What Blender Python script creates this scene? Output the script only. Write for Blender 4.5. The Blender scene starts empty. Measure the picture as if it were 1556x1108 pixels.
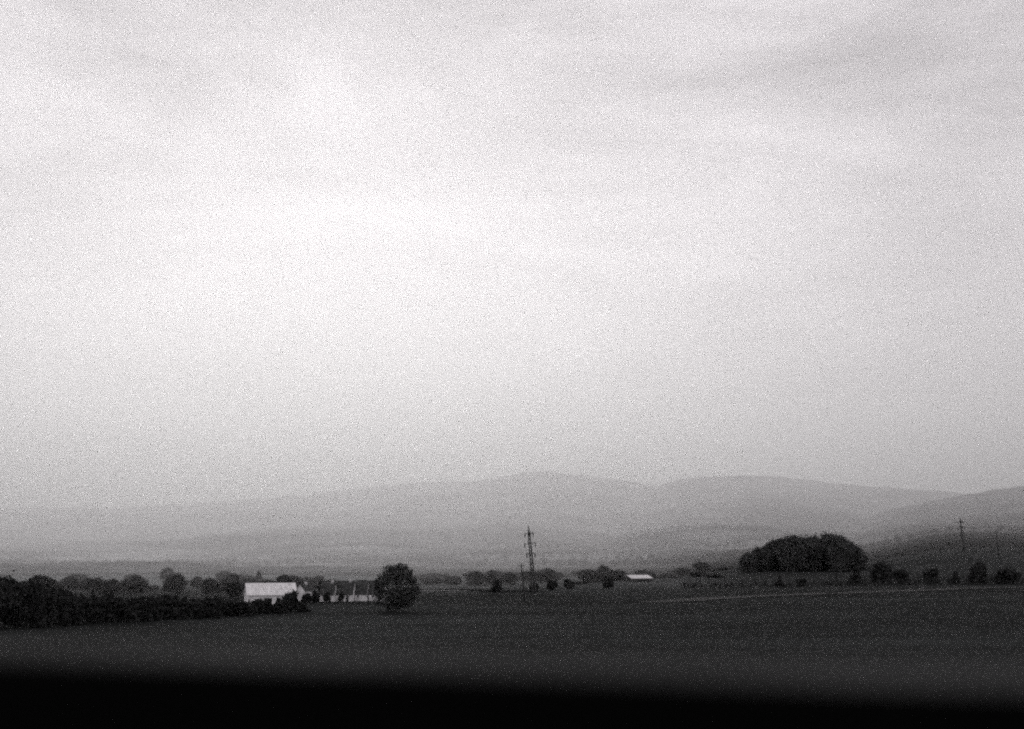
import bpy, math, random
import numpy as np
from mathutils import noise, Vector

random.seed(7)
rng = np.random.default_rng(11)
S = bpy.context.scene
C = S.collection
PI = math.pi

# ------------------------------------------------------------------ survey of the view
F, CX, CY, HOR = 2000.0, 778.0, 554.0, 845.0      # survey sheet: focal length, centre and horizon row
EYE = 12.0
TH = math.atan((HOR - CY) / F)
CT, ST = math.cos(TH), math.sin(TH)


def pt(px, py, Y):
    xc, yc = (px - CX) / F, (CY - py) / F
    k = Y / (CT - yc * ST)
    return Vector((xc * k, Y, EYE + (ST + yc * CT) * k))


def sm(a, b, x):
    t = min(1.0, max(0.0, (x - a) / (b - a)))
    return t * t * (3 - 2 * t)


def terrain(x, y):
    u = x / max(y, 60.0)
    z = 0.0
    if y > 560:
        slope = 0.028 * sm(.10, .2, u) + 0.047 * sm(.24, .34, u)
        z += slope * 700 * (1 - math.exp(-(y - 560) / 700))
    z += 10.4 * (1 - sm(9, 105, y))                       # the bank the viewer stands on
    far = sm(90, 260, y)
    z += far * .35 * noise.noise(Vector((x / 60, y / 75, 3.1)))
    z += sm(400, 1500, y) * 2.5 * noise.noise(Vector((x / 420, y / 520, 9.7)))
    return z


def ground_at(px, py):
    """where the sight line of this survey row meets the ground"""
    lo = None
    Y = 110.0
    while Y < 9000:
        p = pt(px, py, Y)
        if p.z <= terrain(p.x, p.y):
            p.z = terrain(p.x, p.y)
            return p
        Y *= 1.004
    return pt(px, py, 9000)


def on(px, Y):
    p = pt(px, HOR, Y)
    p.z = terrain(p.x, p.y)
    return p


# ------------------------------------------------------------------ materials
def new_mat(name):
    m = bpy.data.materials.new(name)
    m.use_nodes = True
    nt = m.node_tree
    nt.nodes.clear()
    return m, nt


def N(nt, typ, **kw):
    n = nt.nodes.new(typ)
    for k, v in kw.items():
        setattr(n, k, v)
    return n


def grey(v, t=(0.98, 1.0, 1.0)):
    return (v * t[0], v * t[1], v * t[2], 1)


def simple(name, lo, hi, scale=1.0, rough=.9, detail=4, bump=0.0, spec=.2, coord='Object', stretch=(1, 1, 1), tint=(0.98, 1.0, 1.0), cont=(.35, .65)):
    m, nt = new_mat(name)
    o = N(nt, 'ShaderNodeOutputMaterial')
    b = N(nt, 'ShaderNodeBsdfPrincipled')
    b.inputs['Roughness'].default_value = rough
    b.inputs['Specular IOR Level'].default_value = spec
    tc = N(nt, 'ShaderNodeTexCoord')
    mp = N(nt, 'ShaderNodeMapping')
    mp.inputs['Scale'].default_value = stretch
    ns = N(nt, 'ShaderNodeTexNoise')
    ns.inputs['Scale'].default_value = scale
    ns.inputs['Detail'].default_value = detail
    r = N(nt, 'ShaderNodeValToRGB')
    r.color_ramp.elements[0].position, r.color_ramp.elements[1].position = cont
    r.color_ramp.elements[0].color, r.color_ramp.elements[1].color = grey(lo, tint), grey(hi, tint)
    L = nt.links.new
    L(tc.outputs[coord], mp.inputs[0]); L(mp.outputs[0], ns.inputs['Vector'])
    L(ns.outputs['Fac'], r.inputs[0]); L(r.outputs[0], b.inputs['Base Color'])
    if bump:
        bp = N(nt, 'ShaderNodeBump')
        bp.inputs['Strength'].default_value = bump
        L(ns.outputs['Fac'], bp.inputs['Height']); L(bp.outputs[0], b.inputs['Normal'])
    L(b.outputs[0], o.inputs[0])
    return m


def leaf_mat(name, lo, hi, scale=.9):
    return simple(name, lo, hi, scale=scale, rough=.95, spec=.05, detail=3)


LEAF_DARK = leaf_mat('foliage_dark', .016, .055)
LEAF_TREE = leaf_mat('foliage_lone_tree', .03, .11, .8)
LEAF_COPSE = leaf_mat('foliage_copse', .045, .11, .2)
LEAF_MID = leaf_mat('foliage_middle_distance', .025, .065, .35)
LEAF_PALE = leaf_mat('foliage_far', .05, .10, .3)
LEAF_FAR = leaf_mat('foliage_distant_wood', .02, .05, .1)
BARK = simple('bark', .02, .05, scale=3, stretch=(1, 1, .2))
STEEL = simple('weathered_steel', .04, .08, scale=2, rough=.7)
WOOD = simple('tarred_wood', .014, .03, scale=2, stretch=(1, 1, .1))
PORCELAIN = simple('insulator_glaze', .02, .03, scale=3, rough=.4)
WHITE_ROOF = simple('pale_metal_roof', .58, .84, scale=.7, rough=.55, spec=.5, stretch=(3, .3, 1), tint=(1, .985, .995))
WHITE_WALL = simple('limewashed_wall', .50, .82, scale=.8, rough=.95, tint=(1, .99, 1))
DARK_ROOF = simple('dark_tiled_roof', .03, .07, scale=1.2)
DARK_WALL = simple('dark_board_wall', .02, .05, scale=1.5)
GLASS = simple('dark_window_glass', .01, .02, scale=1, rough=.2, spec=.5)


def ground_material():
    m, nt = new_mat('field_ground')
    L = nt.links.new
    o = N(nt, 'ShaderNodeOutputMaterial'); b = N(nt, 'ShaderNodeBsdfPrincipled')
    b.inputs['Roughness'].default_value = 1.0; b.inputs['Specular IOR Level'].default_value = .05
    geo = N(nt, 'ShaderNodeNewGeometry')

    def ns(scale, stretch, rot=0, detail=4, rough=.55):
        mp = N(nt, 'ShaderNodeMapping'); mp.inputs['Scale'].default_value = stretch; mp.inputs['Rotation'].default_value = (0, 0, rot)
        n = N(nt, 'ShaderNodeTexNoise'); n.inputs['Scale'].default_value = scale; n.inputs['Detail'].default_value = detail; n.inputs['Roughness'].default_value = rough
        L(geo.outputs['Position'], mp.inputs[0]); L(mp.outputs[0], n.inputs['Vector'])
        return n

    def ramp(src, pts):
        r = N(nt, 'ShaderNodeValToRGB')
        e = r.color_ramp.elements
        while len(e) < len(pts):
            e.new(.5)
        for el, (p, v) in zip(e, pts):
            el.position = p; el.color = grey(v)
        L(src, r.inputs[0])
        return r

    def mul(a, bb, blend='MULTIPLY', fac=1.0):
        x = N(nt, 'ShaderNodeMix', data_type='RGBA', blend_type=blend)
        if isinstance(fac, float):
            x.inputs[0].default_value = fac
        else:
            L(fac, x.inputs[0])
        L(a, x.inputs[6]); L(bb, x.inputs[7])
        return x.outputs[2]

    # the near field: tillage streaks, patches of growth, clods
    streak = ramp(ns(.05, (.10, .62, 1), -.06, 6, .66).outputs['Fac'], [(.38, .5), (.5, 1.0), (.63, 1.6)])
    patch = ramp(ns(.018, (1, .7, 1), .3, 5, .6).outputs['Fac'], [(.32, .60), (.68, 1.45)])
    clod = ramp(ns(.9, (1, 1, 1), 0, 6, .7).outputs['Fac'], [(.3, .45), (.7, 1.7)])
    base = N(nt, 'ShaderNodeRGB'); base.outputs[0].default_value = grey(.0155)
    near = mul(mul(mul(base.outputs[0], streak.outputs[0]), patch.outputs[0]), clod.outputs[0])
    # far country: a patchwork of parcels
    vm = N(nt, 'ShaderNodeMapping'); vm.inputs['Scale'].default_value = (.0022, .0032, 0); vm.inputs['Rotation'].default_value = (0, 0, .35)
    wob = ns(.004, (1, 1, 1), 0, 3)
    add = N(nt, 'ShaderNodeVectorMath', operation='MULTIPLY_ADD')
    add.inputs[1].default_value = (90, 90, 0)
    L(wob.outputs['Color'], add.inputs[0]); L(geo.outputs['Position'], add.inputs[2]); L(add.outputs[0], vm.inputs[0])
    vo = N(nt, 'ShaderNodeTexVoronoi'); vo.inputs['Scale'].default_value = 1.0
    L(vm.outputs[0], vo.inputs['Vector'])
    sp = N(nt, 'ShaderNodeSeparateColor'); L(vo.outputs['Color'], sp.inputs[0])
    parcel = ramp(sp.outputs[0], [(0, .016), (.45, .028), (.7, .045), (1, .085)])
    far = mul(parcel.outputs[0], clod.outputs[0], fac=.6)
    far = mul(far, ramp(ns(.01, (1, 1, 1), 0, 5, .6).outputs['Fac'], [(.3, .6), (.7, 1.4)]).outputs[0])
    sx = N(nt, 'ShaderNodeSeparateXYZ'); L(geo.outputs['Position'], sx.inputs[0])
    mr = N(nt, 'ShaderNodeMapRange', interpolation_type='SMOOTHSTEP')
    mr.inputs['From Min'].default_value = 390; mr.inputs['From Max'].default_value = 620
    L(sx.outputs['Y'], mr.inputs['Value'])
    lx = N(nt, 'ShaderNodeMapRange', interpolation_type='SMOOTHSTEP')
    lx.inputs['From Min'].default_value = -120; lx.inputs['From Max'].default_value = 140
    lx.inputs['To Min'].default_value = 1.7; lx.inputs['To Max'].default_value = .42
    L(sx.outputs['X'], lx.inputs['Value'])
    far = mul(far, lx.outputs[0])
    col = mul(near, far, 'MIX', mr.outputs[0])
    L(col, b.inputs['Base Color'])
    bp = N(nt, 'ShaderNodeBump'); bp.inputs['Strength'].default_value = .6; bp.inputs['Distance'].default_value = .3
    L(ns(.9, (1, 1, 1), 0, 6, .7).outputs['Fac'], bp.inputs['Height']); L(bp.outputs[0], b.inputs['Normal'])
    L(b.outputs[0], o.inputs[0])
    return m


def hill_material(name, wood, field, fine=1.0):
    m, nt = new_mat(name)
    L = nt.links.new
    o = N(nt, 'ShaderNodeOutputMaterial'); b = N(nt, 'ShaderNodeBsdfPrincipled')
    b.inputs['Roughness'].default_value = 1; b.inputs['Specular IOR Level'].default_value = 0
    geo = N(nt, 'ShaderNodeNewGeometry')
    mp = N(nt, 'ShaderNodeMapping'); mp.inputs['Scale'].default_value = (.0016 * fine, .0011 * fine, .006 * fine)
    n = N(nt, 'ShaderNodeTexNoise'); n.inputs['Scale'].default_value = 1.6; n.inputs['Detail'].default_value = 9; n.inputs['Roughness'].default_value = .66
    r = N(nt, 'ShaderNodeValToRGB')
    r.color_ramp.elements[0].position = .44; r.color_ramp.elements[0].color = grey(wood)
    r.color_ramp.elements[1].position = .62; r.color_ramp.elements[1].color = grey(field)
    L(geo.outputs['Position'], mp.inputs[0]); L(mp.outputs[0], n.inputs['Vector'])
    L(n.outputs['Fac'], r.inputs[0]); L(r.outputs[0], b.inputs['Base Color']); L(b.outputs[0], o.inputs[0])
    return m


def ledge_material():
    m, nt = new_mat('black_ledge_lit_top')
    L = nt.links.new
    o = N(nt, 'ShaderNodeOutputMaterial'); b = N(nt, 'ShaderNodeBsdfPrincipled')
    b.inputs['Roughness'].default_value = .9; b.inputs['Specular IOR Level'].default_value = .02
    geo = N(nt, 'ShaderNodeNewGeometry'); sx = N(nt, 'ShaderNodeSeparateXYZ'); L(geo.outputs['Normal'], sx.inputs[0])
    mr = N(nt, 'ShaderNodeMapRange'); mr.inputs['From Min'].default_value = .55; mr.inputs['From Max'].default_value = .97  # upward faces coloured lighter: light on the ledge top put into the colour
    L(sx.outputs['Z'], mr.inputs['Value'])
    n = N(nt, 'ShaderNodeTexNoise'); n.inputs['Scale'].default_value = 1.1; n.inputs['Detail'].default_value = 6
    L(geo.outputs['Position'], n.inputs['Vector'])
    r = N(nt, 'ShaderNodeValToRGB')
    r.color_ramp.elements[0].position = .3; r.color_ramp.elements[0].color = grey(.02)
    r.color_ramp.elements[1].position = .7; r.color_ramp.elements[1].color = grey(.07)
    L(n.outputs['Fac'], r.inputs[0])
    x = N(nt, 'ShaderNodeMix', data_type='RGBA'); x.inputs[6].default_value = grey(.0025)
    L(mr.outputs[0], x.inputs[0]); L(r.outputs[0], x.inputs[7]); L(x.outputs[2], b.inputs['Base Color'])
    L(b.outputs[0], o.inputs[0])
    return m


# ------------------------------------------------------------------ object helpers
def mesh_obj(name, verts, faces, mat, parent=None, smooth=False):
    me = bpy.data.meshes.new(name)
    me.from_pydata([tuple(v) for v in verts], [], [tuple(f) for f in faces])
    me.materials.append(mat)
    if smooth:
        me.polygons.foreach_set('use_smooth', [True] * len(me.polygons))
    me.update()
    o = bpy.data.objects.new(name, me)
    C.objects.link(o)
    if parent:
        o.parent = parent
    return o


def tag(o, label=None, cat=None, group=None, kind=None):
    if label: o['label'] = label
    if cat: o['category'] = cat
    if group: o['group'] = group
    if kind: o['kind'] = kind
    return o


def empty(name, loc=(0, 0, 0), rz=0):
    o = bpy.data.objects.new(name, None)
    o.empty_display_size = .5
    o.location = loc
    o.rotation_euler = (0, 0, rz)
    C.objects.link(o)
    return o


def copy_tree(o, parent=None):
    c = o.copy(); C.objects.link(c)
    if parent:
        c.parent = parent
    for ch in list(o.children):
        copy_tree(ch, c)
    return c


class MB:
    def __init__(s):
        s.v, s.f = [], []

    def box(s, x0, x1, y0, y1, z0, z1):
        n = len(s.v)
        s.v += [(x0, y0, z0), (x1, y0, z0), (x1, y1, z0), (x0, y1, z0), (x0, y0, z1), (x1, y0, z1), (x1, y1, z1), (x0, y1, z1)]
        s.f += [(n, n + 3, n + 2, n + 1), (n + 4, n + 5, n + 6, n + 7), (n, n + 1, n + 5, n + 4), (n + 1, n + 2, n + 6, n + 5), (n + 2, n + 3, n + 7, n + 6), (n + 3, n, n + 4, n + 7)]
        return s

    def tube(s, pts, radii, sides=6):
        n0 = len(s.v)
        for i, p in enumerate(pts):
            p = Vector(p)
            a = Vector(pts[max(0, i - 1)]); b = Vector(pts[min(len(pts) - 1, i + 1)])
            d = (b - a).normalized()
            e = d.orthogonal().normalized(); g = d.cross(e)
            for k in range(sides):
                t = 2 * PI * k / sides
                s.v.append(tuple(p + (e * math.cos(t) + g * math.sin(t)) * radii[i]))
        for i in range(len(pts) - 1):
            for k in range(sides):
                a = n0 + i * sides + k; b = n0 + i * sides + (k + 1) % sides
                s.f.append((a, b, b + sides, a + sides))
        s.f.append(tuple(n0 + k for k in range(sides))[::-1])
        s.f.append(tuple(n0 + (len(pts) - 1) * sides + k for k in range(sides)))
        return s

    def bar(s, a, b, w=.1):
        return s.tube([a, b], [w / 2, w / 2], 4)

    def poly(s, verts, faces):
        n = len(s.v)
        s.v += [tuple(v) for v in verts]
        s.f += [tuple(i + n for i in f) for f in faces]
        return s

    def build(s, name, mat, parent=None, smooth=False):
        return mesh_obj(name, s.v, s.f, mat, parent, smooth)


# ------------------------------------------------------------------ trees
def leaf_cloud(blobs, count, size, fill=.45):
    """many small leaf clumps through the volume of overlapping blobs; returns verts, faces"""
    vol = np.array([b[1][0] * b[1][1] * b[1][2] for b in blobs]) ** .75
    pick = rng.choice(len(blobs), count, p=vol / vol.sum())
    cen = np.array([b[0] for b in blobs])[pick]
    rad = np.array([b[1] for b in blobs])[pick]
    d = rng.normal(size=(count, 3)); d /= np.linalg.norm(d, axis=1)[:, None]
    r = rng.random(count) ** fill
    # ragged surface
    r *= 1 + .16 * rng.normal(size=count)
    p = cen + d * rad * r[:, None]
    nrm = d * .8 + rng.normal(size=(count, 3)) * .7 + np.array([0, 0, .35])
    nrm /= np.linalg.norm(nrm, axis=1)[:, None]
    t = np.cross(nrm, rng.normal(size=(count, 3))); t /= np.linalg.norm(t, axis=1)[:, None]
    bt = np.cross(nrm, t)
    s = size * (.55 + .9 * rng.random(count))[:, None]
    a = s * (.6 + .7 * rng.random(count))[:, None]
    q = np.stack([p - t * s, p + bt * a * .7 - t * s * .1, p + t * s, p - bt * a * .7 + t * s * .1], 1)
    keep = q[:, :, 2].min(1) > 0.02
    q = q[keep]
    v = q.reshape(-1, 3)
    f = np.arange(len(v)).reshape(-1, 4)
    return v, f


def mesh_np(name, v, f, mat, parent):
    me = bpy.data.meshes.new(name)
    me.vertices.add(len(v)); me.vertices.foreach_set('co', v.astype(np.float32).ravel())
    me.loops.add(f.size); me.loops.foreach_set('vertex_index', f.astype(np.int32).ravel())
    me.polygons.add(len(f))
    me.polygons.foreach_set('loop_start', np.arange(0, f.size, f.shape[1], dtype=np.int32))
    me.materials.append(mat)
    me.update(calc_edges=True)
    o = bpy.data.objects.new(name, me); C.objects.link(o)
    o.parent = parent
    return o


def blobs_for(h, w, shape):
    """overlapping lobes of a crown, height h, width w, by habit"""
    B = []
    R = w / 2
    if shape == 'round':
        zc = h * .58
        B.append(((0, 0, zc), (R * .72, R * .72, h * .36)))
        for k in range(11):
            a = k * 2.4 + rng.random() * .6
            z = h * (.30 + .52 * rng.random())
            rr = R * (.62 if z < h * .65 else .42) * (.8 + .3 * rng.random())
            q = R * (.30 + .16 * rng.random())
            B.append(((rr * math.cos(a), rr * math.sin(a), z), (q, q, q * .9)))
        B.append(((R * .1, 0, h * .86), (R * .4, R * .4, h * .13)))
    elif shape == 'cone':
        for k in range(9):
            t = k / 8
            z = h * (.10 + .82 * t)
            q = R * (1 - t) ** .8 * .72 + R * .10
            for j in range(3 if t < .7 else 1):
                a = j * 2.1 + k
                off = q * .45 if t < .7 else 0
                B.append(((off * math.cos(a), off * math.sin(a), z), (q * .7, q * .7, h * .10)))
    elif shape == 'dome':
        B.append(((0, 0, h * .42), (R * .84, R * .84, h * .47)))
        for k in range(14):
            a = k * 2.4 + rng.random()
            e = rng.random() ** .7 * 1.35
            B.append(((R * .66 * math.cos(a) * math.cos(e), R * .66 * math.sin(a) * math.cos(e), h * (.40 + .40 * math.sin(e))), (R * .27, R * .27, h * .14)))
    elif shape == 'mound':
        for k in range(13):
            t = (k / 12) ** .9
            z = h * (.14 + .72 * t)
            a = k * 2.4 + rng.random()
            off = R * (.62 - .56 * t) * (.7 + .5 * rng.random())
            q = R * (.42 - .16 * t) * (.75 + .5 * rng.random())
            B.append(((off * math.cos(a), off * math.sin(a), z), (q, q, q * 1.1)))
        B.append(((0, 0, h * .4), (R * .5, R * .5, h * .38)))
    elif shape == 'column':
        for k in range(10):
            t = k / 9
            z = h * (.06 + .86 * t)
            q = R * (.8 - .45 * t * t) * (.8 + .35 * rng.random())
            a = k * 2.2
            B.append(((R * .25 * math.cos(a), R * .25 * math.sin(a), z), (q, q, h * .12)))
    elif shape == 'bush':
        B.append(((0, 0, h * .42), (R * .78, R * .78, h * .42)))
        for k in range(9):
            a = k * 2.4; z = h * (.18 + .58 * rng.random())
            rr = R * .6 * (1.1 - .6 * z / h)
            q = R * (.34 + .14 * rng.random())
            B.append(((rr * math.cos(a), rr * math.sin(a), z), (q, q, q * .85)))
    return B


def make_tree(name, h, w, shape, count, leaf, lmat, blobs=None, bare=.12):
    root = empty(name)
    B = blobs or blobs_for(h, w, shape)
    t = MB()
    r0 = max(.07, h * .022)
    top = h * .72
    t.tube([(0, 0, -.3), (0, 0, h * bare), (h * .01, -h * .008, h * .4), (-h * .01, 0, top)], [r0 * 1.25, r0, r0 * .65, r0 * .2], 7)
    for b in B[1:9]:
        c = Vector(b[0])
        st = Vector((0, 0, min(c.z * .6, top * .8)))
        mid = st.lerp(c, .55) + Vector((0, 0, h * .03))
        t.tube([st, mid, c], [r0 * .45, r0 * .28, r0 * .1], 5)
    t.build('trunk', BARK, root)
    v, f = leaf_cloud(B, count, leaf)
    mesh_np('crown', v, f, lmat, root)
    return root


PROTO = {}


def proto(kind):
    if kind not in PROTO:
        spec = {
            'hedge': [('hedge_tree', 5.0, 3.4, s, 1900, .24, LEAF_DARK) for s in ('column', 'cone', 'bush', 'column', 'cone')],
            'edge': [('broad_tree', 9.0, 9.5, s, 5200, .30, LEAF_DARK) for s in ('round', 'bush')],
            'bush': [('bush', 5.0, 5.4, s, 2300, .26, LEAF_DARK) for s in ('bush', 'bush', 'mound', 'bush')],
            'spruce': [('bush', 7.5, 6.0, s, 2600, .27, LEAF_DARK) for s in ('mound', 'bush', 'mound')],
            'mid': [('background_tree', 10.0, 10.0, s, 2300, .42, LEAF_MID) for s in ('dome', 'bush', 'bush', 'dome', 'mound')],
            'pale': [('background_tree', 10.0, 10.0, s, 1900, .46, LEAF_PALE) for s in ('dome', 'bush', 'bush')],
            'copse': [('copse_tree', 18.0, 17.0, s, 7000, .48, LEAF_COPSE) for s in ('dome', 'dome', 'dome', 'dome')],
        }[kind]
        PROTO[kind] = [[sp, None] for sp in spec]
    return PROTO[kind]


def plant(kind, var, base, h, w, label, cat='tree', group=None, name=None):
    P = proto(kind)
    slot = P[var % len(P)]
    sp = slot[0]
    if slot[1] is None:
        slot[1] = make_tree(sp[0], *sp[1:])
        o = slot[1]
    else:
        o = copy_tree(slot[1])
    if name:
        o.name = name
    o.location = base
    o.scale = (w / sp[2], w / sp[2], h / sp[1] * (1.12 if sp[3] in ('bush', 'dome') else 1.0))
    o.rotation_euler = (0, 0, random.uniform(0, 6.28))
    if 'group' in o: del o['group']
    return tag(o, label, cat, group)


def plant_px(kind, var, px, top, base_py, wpx, label, Y=None, **kw):
    b = on(px, Y) if Y else ground_at(px, base_py)
    s = b.y / F * 1.02
    h = pt(px, top, b.y).z - b.z
    return plant(kind, var, b - Vector((0, 0, .1)), h, wpx * s, label, **kw)


# ------------------------------------------------------------------ setting: ground and hills
def build_ground():
    Ys = [-900, -500, -250, -120, -60, -30, -15, -5, 2, 8]
    y = 14.0
    while y < 16000:
        Ys.append(y); y *= 1.028
    us = np.linspace(-1, 1, 141)
    us = np.sign(us) * np.abs(us) ** 1.25 * .95
    v, f = [], []
    for Y in Ys:
        sc = (Y + 500) if Y > -300 else 900
        sc = max(sc, 300)
        for u in us:
            x = u * sc
            v.append((x, Y, terrain(x, Y)))
    n = len(us)
    for i in range(len(Ys) - 1):
        for j in range(n - 1):
            a = i * n + j
            f.append((a, a + 1, a + n + 1, a + n))
    o = mesh_obj('ground', v, f, ground_material(), smooth=True)
    tag(o, 'dark ploughed field in front running back to hazy farmland', kind='structure')


build_ground()


HILLS = []


def ridge(name, prof, foot, D, back, mat, label, rough, seed, power):
    """a hill whose front slope climbs from its foot distance to the crest distance D"""
    pxs = np.arange(-700, 2300, 5.0)
    tops = np.interp(pxs, [p[0] for p in prof], [p[1] for p in prof])
    k = np.ones(13) / 13
    tops = np.convolve(np.pad(tops, 6, 'edge'), k, 'valid')

    def height(x, Y, top):
        a = (HOR - top) / F
        nz = noise.fractal(Vector((x / rough, Y / rough, seed)), .9, 2.1, 6)
        small = noise.fractal(Vector((x / 110, Y / 110, seed + 5)), .8, 2.1, 4)
        if Y <= D:
            t = max(0.0, (Y - foot) / (D - foot))
            sh = t ** power
            z = a * Y * sh + EYE * sm(0, 1, t)
        else:
            t = (Y - D) / back
            sh = math.cos(min(1, t) * PI / 2)
            z = (a * D + EYE) * sh
        bump = sh * (1 - sh) * 3.2 + .08
        return z + nz * rough * .05 * bump * min(1, max(0, (Y - foot) / 300)) + 6 * sh * small - 6 * (1 - min(1, max(0, (Y - foot) / 150)))

    HILLS.append((pxs, tops, foot, D, height))
    Ys = [foot + (D - foot) * q for q in np.linspace(0, 1, 60)] + [D + back * q for q in np.linspace(.08, 1.05, 12)]
    v, f = [], []
    for px, tp in zip(pxs, tops):
        kx = pt(px, HOR, 1.0).x
        for Y in Ys:
            v.append((kx * Y, Y, height(kx * Y, Y, tp)))
    m = len(Ys)
    for i in range(len(pxs) - 1):
        for j in range(m - 1):
            a = i * m + j
            f.append((a, a + m, a + m + 1, a + 1))
    o = mesh_obj(name, v, f, mat, smooth=True)
    return tag(o, label, kind='structure')


def surface(x, y):
    z = terrain(x, y)
    for pxs, tops, foot, D, height in HILLS:
        if foot < y < D:
            px = CX + x / y * F * CT
            z = max(z, height(x, y, float(np.interp(px, pxs, tops))))
    return z


ridge('far_hill', [(-700, 800), (-200, 782), (0, 775), (120, 772), (230, 771), (400, 760), (500, 750), (570, 740), (640, 734), (740, 733), (770, 725), (800, 719), (850, 719), (900, 727), (960, 733), (1010, 743), (1060, 752), (1200, 775), (1400, 800), (2300, 830)],
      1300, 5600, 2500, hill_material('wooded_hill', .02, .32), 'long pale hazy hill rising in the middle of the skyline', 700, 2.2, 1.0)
ridge('second_hill', [(-700, 850), (700, 830), (900, 790), (980, 752), (1010, 735), (1040, 728), (1090, 725), (1150, 724), (1200, 728), (1260, 736), (1330, 742), (1400, 748), (1500, 752), (1800, 760), (2300, 820)],
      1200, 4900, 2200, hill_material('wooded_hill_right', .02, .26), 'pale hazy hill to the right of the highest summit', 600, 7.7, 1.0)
ridge('near_hillside', [(-700, 870), (1000, 856), (1150, 838), (1230, 822), (1290, 802), (1340, 782), (1390, 768), (1440, 760), (1490, 752), (1556, 742), (1650, 730), (1800, 722), (2300, 730)],
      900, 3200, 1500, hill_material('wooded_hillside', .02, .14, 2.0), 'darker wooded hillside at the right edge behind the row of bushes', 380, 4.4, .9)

# ------------------------------------------------------------------ vehicle window ledge in the foreground, given the shape of a low wall
def build_ledge():
    a = math.asin(.29)
    near, top = 1.19, EYE - .10
    d = Vector((math.cos(a), -math.sin(a), 0))           # runs nearer to the right
    nrm = Vector((math.sin(a), math.cos(a), 0))
    base = Vector((0, near, 0))
    th = .18
    prof = [(0, 10.0), (0, top - .015), (.004, top - .006), (.014, top), (th - .014, top + .002), (th - .004, top - .006), (th, top - .015), (th, 10.0)]
    v, f = [], []
    L = np.linspace(-9, 9, 61)
    for l in L:
        for q, z in prof:
            p = base + d * float(l) + nrm * q
            jit = noise.noise(Vector((l * 1.7, q * 4, z))) * .0025
            v.append((p.x, p.y, z + (jit if z > 11 else 0)))
    m = len(prof)
    for i in range(len(L) - 1):
        for j in range(m - 1):
            k = i * m + j
            f.append((k, k + 1, k + m + 1, k + m))
    f.append(tuple(range(m))); f.append(tuple((len(L) - 1) * m + j for j in range(m))[::-1])
    o = mesh_obj('window_ledge', v, f, ledge_material())
    tag(o, 'black blurred window ledge running along the bottom edge of the view', 'wall')


build_ledge()

# ------------------------------------------------------------------ dark row on the left
base_line = [(-60, 966), (0, 960), (150, 950), (370, 938), (470, 930)]
top_line = [(-60, 872), (0, 876), (35, 880), (60, 888), (90, 896), (130, 905), (200, 907), (260, 906), (330, 910), (370, 914), (410, 914), (470, 915)]
bl = lambda x: float(np.interp(x, [p[0] for p in base_line], [p[1] for p in base_line]))
tl = lambda x: float(np.interp(x, [p[0] for p in top_line], [p[1] for p in top_line]))
G = 'dark trees in the dense row along the left edge of the field'
for i, (px, top, w) in enumerate([(-34, 868, 80), (6, 872, 70), (40, 880, 62)]):
    plant_px('edge', i, px, top, bl(px) - 4, w, ['tall black tree cut off by the left edge of the view', 'tallest black bushy tree at the left end of the dark row',
                                                 'broad black tree second from the left end of the dark row'][i], group=G)
x = 52.0
i = 0
while x < 428:
    w = random.uniform(19, 30)
    top = tl(x) + random.uniform(-5, 6)
    plant_px('hedge', i, x, top, bl(x) - random.uniform(0, 5), w, 'small dark tree packed into the dense row along the left field edge', group=G)
    x += random.uniform(8, 13)
    i += 1
for px in (378, 393, 407, 421, 431):
    plant_px('hedge', i, px, random.uniform(906, 911), bl(px) - 2, 17, 'small dark tree of the row standing in front of the barn wall', group=G)
    i += 1
x = 60.0
while x < 360:        # the rank just behind
    plant_px('hedge', i, x, tl(x) + random.uniform(-4, 3), bl(x) - 15, random.uniform(22, 34), 'small dark tree packed into the dense row along the left field edge', group=G)
    x += random.uniform(14, 21); i += 1
plant_px('bush', 3, 441, 896, 931, 25, 'rounded dark tree at the right end of the dark row, before the white roof', group=G)
plant_px('bush', 0, 455, 912, 931, 24, 'dark bush at the foot of the tree ending the dark row', cat='bush')
plant_px('bush', 1, 468, 925, 931, 12, 'smallest dark shrub at the very right end of the dark row', cat='bush')

# ------------------------------------------------------------------ the lone tree
def lone_tree():
    b = ground_at(602, 930)
    s = b.y / F * 1.02
    prof = [(0, 904, 24, 20), (-14, 912, 20, 14), (14, 911, 20, 14), (-21, 899, 15, 13), (22, 898, 15, 13), (0, 882, 26, 15), (-8, 871, 17, 11), (10, 872, 17, 11), (2, 865, 13, 8), (-12, 884, 17, 11),
            (17, 883, 13, 10), (28, 902, 9, 9), (-27, 908, 10, 9), (0, 918, 22, 9), (-13, 920, 13, 8), (13, 920, 13, 8), (0, 925, 9, 6), (-23, 887, 12, 11), (22, 886, 13, 11), (-9, 866, 8, 5), (13, 866, 8, 5), (-17, 876, 8, 6), (19, 875, 7, 6), (30, 894, 6, 6), (-30, 897, 7, 7)]
    B = []
    for k, (dx, py, rx, rz) in enumerate(prof):
        z = (930 - py) * s
        yy = 0 if k < 2 else random.uniform(-.5, .5) * 20 * s
        B.append(((dx * s, yy, z), (rx * s * random.uniform(.72, .92), rx * s * .9, rz * s * random.uniform(.72, .95))))
    for k in range(16):      # sprigs standing out of the outline
        a = random.uniform(0, 6.28)
        q = random.uniform(3.5, 6) * s
        B.append(((math.cos(a) * 33 * s * random.uniform(.85, 1.06), random.uniform(-12, 12) * s, (34 + math.sin(a) * 33 * random.uniform(.85, 1.06)) * s), (q, q, q)))
    o = make_tree('lone_tree', 72 * s, 72 * s, None, 7600, .21, LEAF_TREE, blobs=B, bare=.14)
    o.location = b
    tag(o, 'large round dark tree standing alone in the field beside the white buildings', 'tree')


lone_tree()

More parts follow.
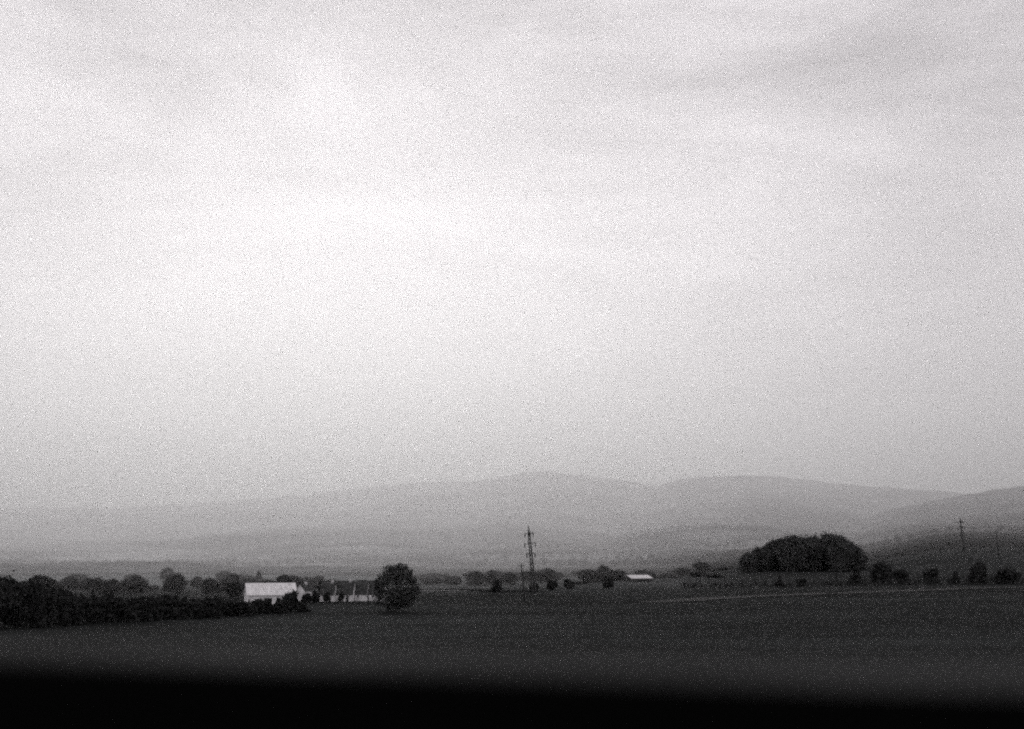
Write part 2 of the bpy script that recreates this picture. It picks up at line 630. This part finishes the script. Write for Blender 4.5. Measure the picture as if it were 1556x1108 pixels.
# ------------------------------------------------------------------ farm buildings
def gable_house(name, loc, rz, L, W, eave, ridge_h, wall_m, roof_m, label, over=.25, windows=(), doors=(), dividers=(), chimney=None, cat='building', group=None):
    """long axis along local x, front side toward -y; parts: wall, roof, window, door"""
    root = empty(name, loc, rz)
    tag(root, label, cat, group)
    w = MB()
    x0, x1, y0, y1 = -L / 2, L / 2, -W / 2, W / 2
    w.poly([(x0, y0, -.6), (x1, y0, -.6), (x1, y1, -.6), (x0, y1, -.6), (x0, y0, eave), (x1, y0, eave), (x1, y1, eave), (x0, y1, eave), (x0, 0, ridge_h - .05), (x1, 0, ridge_h - .05)],
           [(0, 1, 5, 4), (2, 3, 7, 6), (1, 2, 6, 9, 5), (3, 0, 4, 8, 7)])
    w.build('wall', wall_m, root)
    sl = (ridge_h - eave) / (W / 2)
    r = MB()
    ey, ez = y0 - over, eave - over * sl
    t = .10
    prof = [(ey, ez), (0, ridge_h), (-ey, ez), (-ey, ez + t), (0, ridge_h + t), (ey, ez + t)]
    vs = [(xx, a, b) for xx in (x0 - over, x1 + over) for a, b in prof]
    r.poly(vs, [(0, 1, 2, 3, 4, 5), (11, 10, 9, 8, 7, 6), (0, 6, 7, 1), (1, 7, 8, 2), (2, 8, 9, 3), (3, 9, 10, 4), (4, 10, 11, 5), (5, 11, 6, 0)])
    rf = r.build('roof', roof_m, root)
    for (cx, ww, hh, zz) in windows:
        g = MB(); g.box(cx - ww / 2, cx + ww / 2, y0 - .03, y0 + .02, zz, zz + hh); g.build('window', GLASS, root)
    for (cx, ww, hh) in doors:
        g = MB(); g.box(cx - ww / 2, cx + ww / 2, y0 - .05, y0 + .02, -.3, hh); g.build('door', DARK_WALL, root)
    for (cx, ww) in dividers:
        g = MB()
        h = .35
        pr = [(ey - .1, ez - .3), (ey - .1, ez + h), (0, ridge_h + h), (-ey + .1, ez + h), (-ey + .1, ez - .3)]
        vs = [(cx + q * ww / 2, a, b) for q in (-1, 1) for a, b in pr]
        g.poly(vs, [(0, 1, 2, 3, 4), (9, 8, 7, 6, 5), (0, 5, 6, 1), (1, 6, 7, 2), (2, 7, 8, 3), (3, 8, 9, 4), (4, 9, 5, 0)])
        g.build('fire_wall', WHITE_WALL, root)
    if chimney:
        cx, hh = chimney
        g = MB(); g.box(cx - .3, cx + .3, -.3, .3, ridge_h - .3, ridge_h + hh); g.build('chimney', WHITE_WALL, rf)
    return root


def place(px, py):
    return ground_at(px, py)


p = on(407, 318)
s = p.y / F * 1.02
gable_house('barn', (p.x, p.y + 4.5, terrain(p.x, p.y)), .3, 71 * s, 8.5, (921 - 904.5) * s, (921 - 889) * s + .1, WHITE_WALL, WHITE_ROOF,
            'long barn with a bright white roof behind the dark row of trees', windows=[(-3.5, .9, .8, .9), (1.5, .9, .8, .9)], doors=[(-1, 1.8, 1.9), (4, 1.4, 1.9)])
p = on(461, 345)
s = p.y / F * 1.02
gable_house('cottage', (p.x, p.y + 2, terrain(p.x, p.y)), PI / 2 - .25, 5.0, 16 * s, (914 - 897) * s, (914 - 887.5) * s, WHITE_WALL, DARK_ROOF,
            'small white gabled cottage just right of the bright barn roof', over=.15, chimney=(1.2, .6))
for k, (xa, xb, top, Y, lab) in enumerate([(488, 509, 884.5, 352, 'dark roofed cabin at the left end of the row beside the white cottage'),
                                        (512, 537.5, 883.5, 354, 'second cabin from the left in the row, with a pale gable sliver'),
                                        (541, 558.5, 883, 356, 'third cabin in the row, narrow, left of the one behind the lone tree'),
                                        (562.5, 584, 884, 357, 'last cabin of the row half hidden by the lone tree')]):
    p = on((xa + xb) / 2, Y)
    s = Y / F * 1.02
    hw = (xb - xa) / 2 * s
    gable_house('cabin', (p.x, Y + 2.8, terrain(p.x, Y)), -.05 - .03 * (k % 2), hw * 2, 5.2, (913 - 903) * s, (913 - top) * s, WHITE_WALL, DARK_ROOF, lab, over=.12,
                windows=[(-hw * .45, .5, .5, 1.0)], doors=[(hw * .4, .7, 1.5)] if k % 2 else [], cat='cabin', group='cabins in a row beside the lone tree', chimney=(hw * .5, .5) if k in (0, 1) else None)
for k, (px, top, bs, w, var, lab) in enumerate([
        (490, 882, 914, 17, 0, 'dark tree in front of the left cabin'),
        (478, 897, 916, 14, 2, 'dark bush between the white cottage and the cabins'),
        (519, 899, 915, 11, 1, 'dark bush against the left wall of the second cabin'),
        (497, 899, 917, 12, 3, 'low dark bush before the leftmost cabin wall'),
        (466, 901, 917, 18, 0, 'dark bush right under the white cottage gable'),
        (547, 899, 913, 8, 2, 'narrow dark shrub against the third cabin near the lone tree')]):
    plant_px('bush', var, px, top, bs, w, lab, cat='tree' if k == 0 else 'bush', group='bushes around the farm buildings')

# the flat white roof in the middle right
p = on(969, 620)
s = p.y / F * 1.02
z = terrain(p.x, p.y)
zt = pt(969, 875, p.y).z
gable_house('field_shed', (p.x, p.y + 3, z), .55, 38 * s, 7, pt(969, 879.5, p.y).z - z, zt - z, DARK_WALL, WHITE_ROOF, 'low shed with a bright white roof at the end of the dark hedge', over=.3, cat='shed', doors=[(2, 2.0, 1.6)])

# ------------------------------------------------------------------ trees of the middle distance, left
GL = 'hazy trees behind the dark row and the farm'
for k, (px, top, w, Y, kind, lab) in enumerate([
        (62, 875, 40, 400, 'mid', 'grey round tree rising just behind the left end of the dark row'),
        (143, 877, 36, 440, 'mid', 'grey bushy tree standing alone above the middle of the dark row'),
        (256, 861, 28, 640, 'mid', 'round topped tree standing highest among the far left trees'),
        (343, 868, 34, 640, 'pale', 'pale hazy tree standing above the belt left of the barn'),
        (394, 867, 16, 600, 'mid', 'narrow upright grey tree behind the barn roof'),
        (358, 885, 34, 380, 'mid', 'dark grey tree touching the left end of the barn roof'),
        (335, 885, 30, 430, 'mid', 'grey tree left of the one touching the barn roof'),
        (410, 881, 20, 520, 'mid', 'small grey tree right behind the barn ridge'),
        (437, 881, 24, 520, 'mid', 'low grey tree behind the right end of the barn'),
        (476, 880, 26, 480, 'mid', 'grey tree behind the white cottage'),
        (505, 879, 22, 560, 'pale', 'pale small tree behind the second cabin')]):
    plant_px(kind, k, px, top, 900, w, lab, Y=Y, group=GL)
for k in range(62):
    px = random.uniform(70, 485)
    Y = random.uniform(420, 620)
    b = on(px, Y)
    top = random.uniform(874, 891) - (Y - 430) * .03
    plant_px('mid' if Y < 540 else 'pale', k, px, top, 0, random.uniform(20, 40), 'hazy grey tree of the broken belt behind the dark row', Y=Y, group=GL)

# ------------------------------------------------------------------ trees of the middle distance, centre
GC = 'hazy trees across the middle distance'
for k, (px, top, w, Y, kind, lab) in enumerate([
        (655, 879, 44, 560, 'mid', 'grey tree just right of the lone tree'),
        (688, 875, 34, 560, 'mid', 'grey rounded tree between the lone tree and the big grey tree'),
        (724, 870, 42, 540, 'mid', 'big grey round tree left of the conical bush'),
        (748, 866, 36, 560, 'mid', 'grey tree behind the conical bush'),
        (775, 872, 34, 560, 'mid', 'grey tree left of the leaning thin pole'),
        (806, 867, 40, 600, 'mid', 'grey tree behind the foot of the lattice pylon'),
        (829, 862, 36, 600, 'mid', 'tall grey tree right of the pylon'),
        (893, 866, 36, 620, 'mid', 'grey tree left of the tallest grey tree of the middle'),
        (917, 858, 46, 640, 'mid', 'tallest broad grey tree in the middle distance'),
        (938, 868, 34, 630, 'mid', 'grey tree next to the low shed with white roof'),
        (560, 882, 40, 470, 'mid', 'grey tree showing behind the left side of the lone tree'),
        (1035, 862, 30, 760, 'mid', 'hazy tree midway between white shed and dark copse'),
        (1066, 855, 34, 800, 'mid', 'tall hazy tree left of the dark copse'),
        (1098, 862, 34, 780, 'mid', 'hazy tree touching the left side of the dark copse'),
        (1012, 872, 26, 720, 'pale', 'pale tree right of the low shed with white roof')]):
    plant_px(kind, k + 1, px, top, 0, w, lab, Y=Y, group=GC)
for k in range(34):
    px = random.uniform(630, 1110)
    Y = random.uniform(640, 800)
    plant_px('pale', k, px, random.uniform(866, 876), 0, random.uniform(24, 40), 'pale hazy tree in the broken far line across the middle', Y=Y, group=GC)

# ------------------------------------------------------------------ bushes along the field edge, centre
GB = 'dark bushes spaced along the far field edge'
for px, top, bs, w, kind, var, lab in [
        (754, 880, 901, 22, 'spruce', 0, 'dark conical bush left of the leaning thin pole'),
        (839, 880, 898, 20, 'bush', 1, 'dark bush first to the right of the pylon'),
        (865, 880, 896, 20, 'bush', 0, 'rounded dark bush second to the right of the pylon'),
        (924, 877, 896, 18, 'bush', 3, 'dark bush on the low hedge left of the white roofed shed'),
        (811, 884, 902, 16, 'bush', 1, 'dark scrub around the foot of the pylon'),
        (1185, 875, 893, 14, 'bush', 2, 'faint dark bush left of the pair below the copse'),
        (1217, 878, 893, 17, 'bush', 1, 'faint dark bush right of the pair below the copse')]:
    plant_px(kind, var, px, top, bs, w, lab, cat='bush', group=GB)
GR = 'dark bushes in the row at the right'
for px, top, bs, w, kind, var, lab in [
        (1258, 884, 890, 14, 'bush', 0, 'tiny dark bush left of the upright pole under the copse'),
        (1302, 861, 889, 26, 'spruce', 0, 'dark conical bush at the right foot of the copse'),
        (1340, 852, 889, 35, 'bush', 3, 'largest rounded dark bush in the right hand row'),
        (1370, 865, 889, 27, 'spruce', 1, 'low conical dark bush right of the largest bush in the row'),
        (1415, 863, 889, 29, 'spruce', 1, 'pointed dark bush in the middle of the right hand row'),
        (1453, 868, 889, 17, 'bush', 2, 'narrow dark bush beneath the distant pylon'),
        (1487, 854, 889, 31, 'bush', 0, 'tall rounded dark bush near the right end of the row'),
        (1530, 861, 889, 44, 'bush', 1, 'wide dark bush at the right edge of the view'),
        (1580, 860, 889, 36, 'bush', 3, 'dark bush just past the right end of the row')][:8]:
    plant_px(kind, var, px, top, bs, w, lab, cat='bush', group=GR)


def hedge(pts, hpx, label, mat=LEAF_DARK, per=2.2, thick=1.2):
    """a low clipped bank of shrubs along survey points: one growth"""
    P = [ground_at(*p) for p in pts]
    B = []
    for a, b in zip(P, P[1:]):
        n = max(2, int((b - a).length / per))
        for k in range(n):
            c = a.lerp(b, k / n)
            c.z = terrain(c.x, c.y)
            h = hpx * c.y / F * random.uniform(.6, 1.25)
            B.append(((c.x - P[0].x, c.y - P[0].y, c.z - P[0].z + h * .4), (per * .7, thick, h * .62)))
    root = empty('hedge', P[0])
    tag(root, label, 'hedge')
    v, f = leaf_cloud([((b[0][0], b[0][1], b[0][2] + 50), b[1]) for b in B], len(B) * 55, .3)
    v[:, 2] -= 50
    mesh_np('foliage', v, f, mat, root)
    t = MB()
    for b in B[::2]:
        c = b[0]
        t.tube([(c[0], c[1], c[2] - b[1][2]), (c[0] + .1, c[1], c[2] + b[1][2] * .4)], [.06, .03], 4)
    t.build('stems', BARK, root)


hedge([(1040, 895), (1150, 894), (1290, 892), (1420, 890), (1600, 889)], 13, 'low dark hedge running under the right hand row of bushes')
hedge([(868, 890), (905, 886), (950, 882), (1012, 879)], 4, 'low dark hedge rising to the white roofed shed')
hedge([(640, 898), (700, 898), (760, 901), (830, 900)], 2.6, 'low faint hedge at the foot of the pylon', mat=LEAF_MID)

# ------------------------------------------------------------------ the dark copse
GK = 'trees of the dark copse on the rise'
front = [(1136, 842, 30), (1156, 833, 38), (1180, 822, 44), (1203, 815, 44), (1228, 819, 42), (1252, 812, 44), (1276, 816, 42), (1296, 827, 34), (1307, 839, 24)]
for k, (px, top, w) in enumerate(front):
    plant_px('copse', k, px, top, 0, w * 1.05, 'dark dome crowned tree merged into the flat bottomed copse', Y=700 + 9 * (k % 3), group=GK)
for k, (px, top, w) in enumerate([(1148, 840, 34), (1170, 828, 40), (1192, 818, 42), (1216, 818, 44), (1240, 816, 44), (1264, 813, 42), (1285, 822, 38)]):
    plant_px('copse', k + 1, px, top + 1, 0, w * 1.1, 'dark dome crowned tree merged into the flat bottomed copse', Y=722 + 6 * (k % 2), group=GK)


# far woods and hedgerows on the plain: nobody could count these
def far_woods():
    V, Fs, n = [], [], 0
    for k in range(90):
        px = random.uniform(-80, 1640)
        Y = random.choice([1450, 1650, 1900, 2200, 2500, 2800]) * random.uniform(.92, 1.1)
        c = on(px, Y)
        ln = random.uniform(20, 110) * (Y / 1300)
        B = []
        m = int(ln / 7) + 1
        for j in range(m):
            x = c.x + (j / m - .5) * ln * 2
            y = c.y + random.uniform(-6, 6)
            h = random.uniform(4, 9)
            B.append(((x, y, surface(x, y) + h * .45 + 100), (random.uniform(4, 8), 5, h * .55)))
        v, f = leaf_cloud(B, m * 70, .9)
        v[:, 2] -= 100
        V.append(v); Fs.append(f + n); n += len(v)
    o = mesh_np('distant_woods', np.concatenate(V), np.concatenate(Fs), LEAF_FAR, None)
    tag(o, 'thin hazy lines of far hedgerows and woods below the hills', kind='stuff')


far_woods()


# ------------------------------------------------------------------ pylons and poles
def make_pylon():
    H = 21.5
    root = empty('lattice_pylon')
    m = MB()
    def half(z):
        return .95 * (1 - z / H) ** 1.0 * .30 + .26 if z < 19 else .27 * (1 - (z - 19) / 2.6)
    zs = [0, 1.8, 3.6, 5.4, 7.0, 8.6, 10.1, 11.5, 12.8, 14.0, 15.2, 16.4, 17.6, 19.0]
    for sx in (-1, 1):
        for sy in (-1, 1):
            pts = [(sx * half(z), sy * half(z), z if z else -.4) for z in zs] + [(0, 0, H)]
            m.tube(pts, [.12] * len(zs) + [.07], 4)
    for a, b in zip(zs, zs[1:]):
        ha, hb = half(a), half(b)
        for ax in (0, 1):
            for sd in (-1, 1):
                for q in (-1, 1):
                    A = (q * ha, sd * ha, a) if ax == 0 else (sd * ha, q * ha, a)
                    Bp = (-q * hb, sd * hb, b) if ax == 0 else (sd * hb, -q * hb, b)
                    m.bar(A, Bp, .11)
    m.tube([(0, 0, 18.2), (0, 0, 19.8)], [.34, .25], 6)
    m.build('mast', STEEL, root)
    for z, w in ((19.0, 1.35), (15.9, 1.75), (12.7, 1.35)):
        a = MB()
        for sy in (-.2, .2):
            a.bar((-w, sy * .3, z), (w, sy * .3, z), .22)
            for sx in (-1, 1):
                a.bar((sx * .3, sy, z - .55), (sx * w, 0, z), .14)
        arm = a.build('cross_arm', STEEL, root)
        for sx in (-1, 1):
            g = MB()
            pts, rr = [], []
            for k in range(9):
                pts.append((sx * w, 0, z - .1 - k * .15)); rr.append(.22 if k % 2 else .12)
            g.tube(pts, rr, 6)
            g.build('insulator', PORCELAIN, arm)
    return root


py1 = make_pylon()
b = ground_at(812, 903)
py1.location = b
py1.rotation_euler = (0, -.09, .18)
hh = pt(803, 799, b.y).z - b.z
py1.scale = (hh / 21.4,) * 3
tag(py1, 'leaning steel lattice pylon with three short cross arms in mid field', 'pylon', 'pylons')
py2 = copy_tree(py1)
b = on(1467, 720)
py2.location = b
hh = pt(1461, 786, 720).z - b.z
py2.scale = (hh / 21.4,) * 3
py2.rotation_euler = (0, -.09, -.5)
tag(py2, 'faint lattice pylon on the slope near the right edge', 'pylon', 'pylons')


def make_pole():
    root = empty('utility_pole')
    MB().tube([(0, 0, -.4), (0, 0, 4), (0, 0, 9)], [.17, .15, .11], 8).build('post', WOOD, root)
    MB().box(-.75, .75, -.17, -.07, 8.35, 8.5).build('cross_arm', WOOD, root)
    for x in (-.62, .62):
        MB().tube([(x, -.12, 8.5), (x, -.12, 8.62), (x, -.12, 8.78)], [.04, .08, .05], 6).build('insulator', PORCELAIN, root)
    return root


pole = None
for px, top, bs, Y, lean, lab in [(797, 857, 914, None, -.09, 'thin leaning wooden pole just left of the pylon'), (1102, 862, 893, None, -.04, 'faint thin pole left of the copse foot'),
                                  (1272, 846, 889, None, -.02, 'upright dark pole standing before the copse'), (1064, 850, 885, None, -.03, 'faint pole in front of the hazy trees left of the copse'),
                                  (1518, 806, 0, 700, -.05, 'faint pole on the slope right of the far pylon')]:
    if pole is None:
        pole = o = make_pole()
    else:
        o = copy_tree(pole)
    b = on(px, Y) if Y else ground_at(px, bs)
    o.location = b
    h = pt(px, top, b.y).z - b.z
    o.scale = (1.15, 1.15, h / 9)
    o.rotation_euler = (0, lean, random.uniform(-.5, .5))
    tag(o, lab, 'pole', 'wooden poles')

# ------------------------------------------------------------------ pale grass track across the right side of the field
def track(pts, width, name, label, lo, hi):
    P = [ground_at(*p) for p in pts]
    v, f = [], []
    Q = []
    for a, b2 in zip(P, P[1:]):
        n = max(2, int((b2 - a).length / 5))
        Q += [a.lerp(b2, k / n) for k in range(n)]
    Q.append(P[-1])
    for i, c in enumerate(Q):
        d = (Q[min(i + 1, len(Q) - 1)] - Q[max(0, i - 1)]); d.z = 0; d.normalize()
        nn = Vector((-d.y, d.x, 0))
        for q in (-1, -.33, .33, 1):
            w = width / 2 * (1 + .5 * noise.noise(Vector((i * .35, q, 2))))
            p = c + nn * q * w
            v.append((p.x, p.y, terrain(p.x, p.y) + .12))
    for i in range(len(Q) - 1):
        for j in range(3):
            a = i * 4 + j
            f.append((a, a + 1, a + 5, a + 4))
    o = mesh_obj(name, v, f, simple(name + '_surface', lo, hi, scale=.15, coord='Object', stretch=(1, 1, 1)))
    tag(o, label, kind='structure')


track([(985, 917), (1050, 913), (1110, 909), (1180, 906), (1300, 902), (1420, 897), (1600, 893)], 11, 'track', 'pale grassy track slanting across the right of the field', .012, .017)
track([(600, 899.5), (660, 899), (720, 898.5)], 14, 'path', 'faint pale path right of the lone tree', .04, .08)

# ------------------------------------------------------------------ haze
def build_haze():
    m, nt = new_mat('valley_haze')
    o = N(nt, 'ShaderNodeOutputMaterial')
    s_ = N(nt, 'ShaderNodeVolumeScatter')
    s_.inputs['Color'].default_value = (1.0, .985, .995, 1)
    s_.inputs['Density'].default_value = 4.7e-4
    s_.inputs['Anisotropy'].default_value = .68
    nt.links.new(s_.outputs[0], o.inputs['Volume'])
    foot = [(-16000, 330), (-40, 340), (5, 480), (110, 730), (16000, 740), (16000, 15500), (-16000, 15500)]
    v = [(x, y, -80) for x, y in foot] + [(x, y, 620) for x, y in foot]
    b = MB().poly(v, [(6, 5, 4, 3, 2, 1, 0), (7, 8, 9, 10, 11, 12, 13)] + [(i, (i + 1) % 7, (i + 1) % 7 + 7, i + 7) for i in range(7)]).build('haze', m)
    m2 = m.copy()
    m2.node_tree.nodes['Volume Scatter'].inputs['Density'].default_value = 6e-5
    b2 = MB().box(-16000, 16000, 740, 15500, 621, 1700).build('haze', m2)
    b2['kind'] = 'stuff'
    b2['label'] = 'thin high haze softening the sky over the hills'
    b['kind'] = 'stuff'
    b['label'] = 'pale haze lying over the valley and the hills'


build_haze()


def build_mist():
    m, nt = new_mat('low_mist')
    o = N(nt, 'ShaderNodeOutputMaterial')
    s_ = N(nt, 'ShaderNodeVolumeScatter')
    s_.inputs['Color'].default_value = (1.0, .985, .995, 1)
    s_.inputs['Density'].default_value = 1.2e-4
    s_.inputs['Anisotropy'].default_value = .68
    nt.links.new(s_.outputs[0], o.inputs['Volume'])
    foot = [(-3500, 400), (70, 400), (200, 3200), (-3500, 3200)]
    v = [(x, y, -60) for x, y in foot] + [(x, y, 75) for x, y in foot]
    b = MB().poly(v, [(3, 2, 1, 0), (4, 5, 6, 7), (0, 1, 5, 4), (1, 2, 6, 5), (2, 3, 7, 6), (3, 0, 4, 7)]).build('mist', m)
    b['kind'] = 'stuff'
    b['label'] = 'denser pale mist lying low over the farmland below the hills'


build_mist()

# ------------------------------------------------------------------ sky
SUN_PX = (455, 455)
sd = (pt(*SUN_PX, 100) - Vector((0, 0, EYE))).normalized()
sun_el = math.asin(sd.z)
sun_az = math.atan2(sd.x, sd.y)


def build_sky():
    W = bpy.data.worlds.new('World')
    S.world = W
    W.use_nodes = True
    nt = W.node_tree
    nt.nodes.clear()
    L = nt.links.new
    out = N(nt, 'ShaderNodeOutputWorld'); bg = N(nt, 'ShaderNodeBackground')
    bg.inputs['Strength'].default_value = .1
    sky = N(nt, 'ShaderNodeTexSky', sky_type='NISHITA')
    sky.sun_disc = False
    sky.sun_elevation = sun_el
    sky.sun_rotation = sun_az
    sky.air_density = 2; sky.dust_density = 6
    bw = N(nt, 'ShaderNodeRGBToBW'); L(sky.outputs[0], bw.inputs[0])
    tc = N(nt, 'ShaderNodeTexCoord')

    def math_(op, a, b=None, c=None):
        n = N(nt, 'ShaderNodeMath', operation=op)
        for i, q in enumerate((a, b, c)):
            if q is None: continue
            if isinstance(q, (int, float)): n.inputs[i].default_value = q
            else: L(q, n.inputs[i])
        return n.outputs[0]

    def lobe(px, py, width):
        d = (pt(px, py, 100) - Vector((0, 0, EYE))).normalized()
        vm = N(nt, 'ShaderNodeVectorMath', operation='DOT_PRODUCT'); vm.inputs[1].default_value = d
        L(tc.outputs['Generated'], vm.inputs[0])
        k = math_('SUBTRACT', 1.0, vm.outputs['Value'])
        return math_('EXPONENT', math_('MULTIPLY', k, -1 / (1 - math.cos(width))))

    sp = N(nt, 'ShaderNodeSeparateXYZ'); L(tc.outputs['Generated'], sp.inputs[0])
    # flat cloud deck seen in perspective
    zz = math_('ADD', math_('MAXIMUM', sp.outputs['Z'], 0.0), .16)
    cb = N(nt, 'ShaderNodeCombineXYZ')
    L(math_('DIVIDE', sp.outputs['X'], zz), cb.inputs[0]); L(math_('DIVIDE', sp.outputs['Y'], zz), cb.inputs[1])

    def cloud(scale, stretch, rot, detail, rough, seed):
        mp = N(nt, 'ShaderNodeMapping'); mp.inputs['Scale'].default_value = stretch; mp.inputs['Rotation'].default_value = (0, 0, rot); mp.inputs['Location'].default_value = seed
        n = N(nt, 'ShaderNodeTexNoise'); n.inputs['Scale'].default_value = scale; n.inputs['Detail'].default_value = detail; n.inputs['Roughness'].default_value = rough; n.inputs['Distortion'].default_value = .4
        L(cb.outputs[0], mp.inputs[0]); L(mp.outputs[0], n.inputs['Vector'])
        return math_('SUBTRACT', n.outputs['Fac'], .5)

    def streak(scale, sc, rot, detail, seed):
        mp = N(nt, 'ShaderNodeMapping'); mp.inputs['Scale'].default_value = sc; mp.inputs['Rotation'].default_value = (0, rot, 0); mp.inputs['Location'].default_value = seed
        n = N(nt, 'ShaderNodeTexNoise'); n.inputs['Scale'].default_value = scale; n.inputs['Detail'].default_value = detail; n.inputs['Roughness'].default_value = .6; n.inputs['Distortion'].default_value = .8
        L(tc.outputs['Generated'], mp.inputs[0]); L(mp.outputs[0], n.inputs['Vector'])
        return math_('SUBTRACT', n.outputs['Fac'], .5)

    c3 = streak(2.3, (1, 1, 3.6), .2, 7, (1.3, .2, .4))
    c1 = cloud(1.1, (1, .55, 1), .5, 6, .55, (3.2, 1.1, 0))
    c2 = cloud(3.2, (1, .35, 1), .35, 5, .6, (7.7, 4.1, 0))
    v = math_('MULTIPLY_ADD', lobe(500, 570, .19), .22, .565)
    v = math_('MULTIPLY_ADD', lobe(1000, 420, .12), .06, v)
    v = math_('MULTIPLY_ADD', lobe(1400, 280, .07), -.12, v)
    v = math_('MULTIPLY_ADD', lobe(60, 290, .08), -.11, v)
    v = math_('MULTIPLY_ADD', math_('EXPONENT', math_('MULTIPLY', math_('ABSOLUTE', sp.outputs['Z']), -8.0)), .80, v)
    v = math_('MULTIPLY_ADD', lobe(430, 60, .10), -.10, v)
    v = math_('MULTIPLY_ADD', lobe(1120, 590, .05), -.07, v)
    v = math_('MULTIPLY_ADD', c1, .42, v)
    v = math_('MULTIPLY_ADD', c2, .30, v)
    v = math_('MULTIPLY_ADD', c3, 1.3, v)
    v = math_('MULTIPLY_ADD', bw.outputs[0], .004, v)
    v = math_('MULTIPLY', v, 10.0)
    col = N(nt, 'ShaderNodeMix', data_type='RGBA', blend_type='MULTIPLY')
    col.inputs[0].default_value = 1
    col.inputs[7].default_value = (1.0, .955, .985, 1)
    L(v, col.inputs[6]); L(col.outputs[2], bg.inputs['Color']); L(bg.outputs[0], out.inputs[0])


build_sky()

sun = bpy.data.lights.new('sun', 'SUN')
sun.energy = .82
sun.angle = math.radians(22)
sun.color = (1, .97, .95)
so = bpy.data.objects.new('sun', sun)
so.rotation_euler = (-sd).to_track_quat('-Z', 'Y').to_euler()
so.location = (0, 0, 60)
C.objects.link(so)

# ------------------------------------------------------------------ camera
cam = bpy.data.cameras.new('camera')
cam.sensor_width = 36
cam.lens = 36 * F / 1556
cam.clip_start = .05
cam.clip_end = 60000
cam.dof.use_dof = True
cam.dof.focus_distance = 420
cam.dof.aperture_fstop = 1.25
co = bpy.data.objects.new('camera', cam)
co.location = (0, 0, EYE)
co.rotation_euler = (PI / 2 + TH, 0, 0)
C.objects.link(co)
S.camera = co

# ------------------------------------------------------------------ render
S.render.engine = 'CYCLES'
cy = S.cycles
cy.use_denoising = False
cy.use_adaptive_sampling = True
cy.adaptive_threshold = .04
cy.sample_clamp_indirect = 2.0
cy.adaptive_min_samples = 12
cy.max_bounces = 5
cy.diffuse_bounces = 2
cy.volume_bounces = 3
cy.filter_width = 2.2
S.view_settings.view_transform = 'Standard'
S.view_settings.look = 'None'
S.view_settings.exposure = 0
S.view_settings.gamma = 1
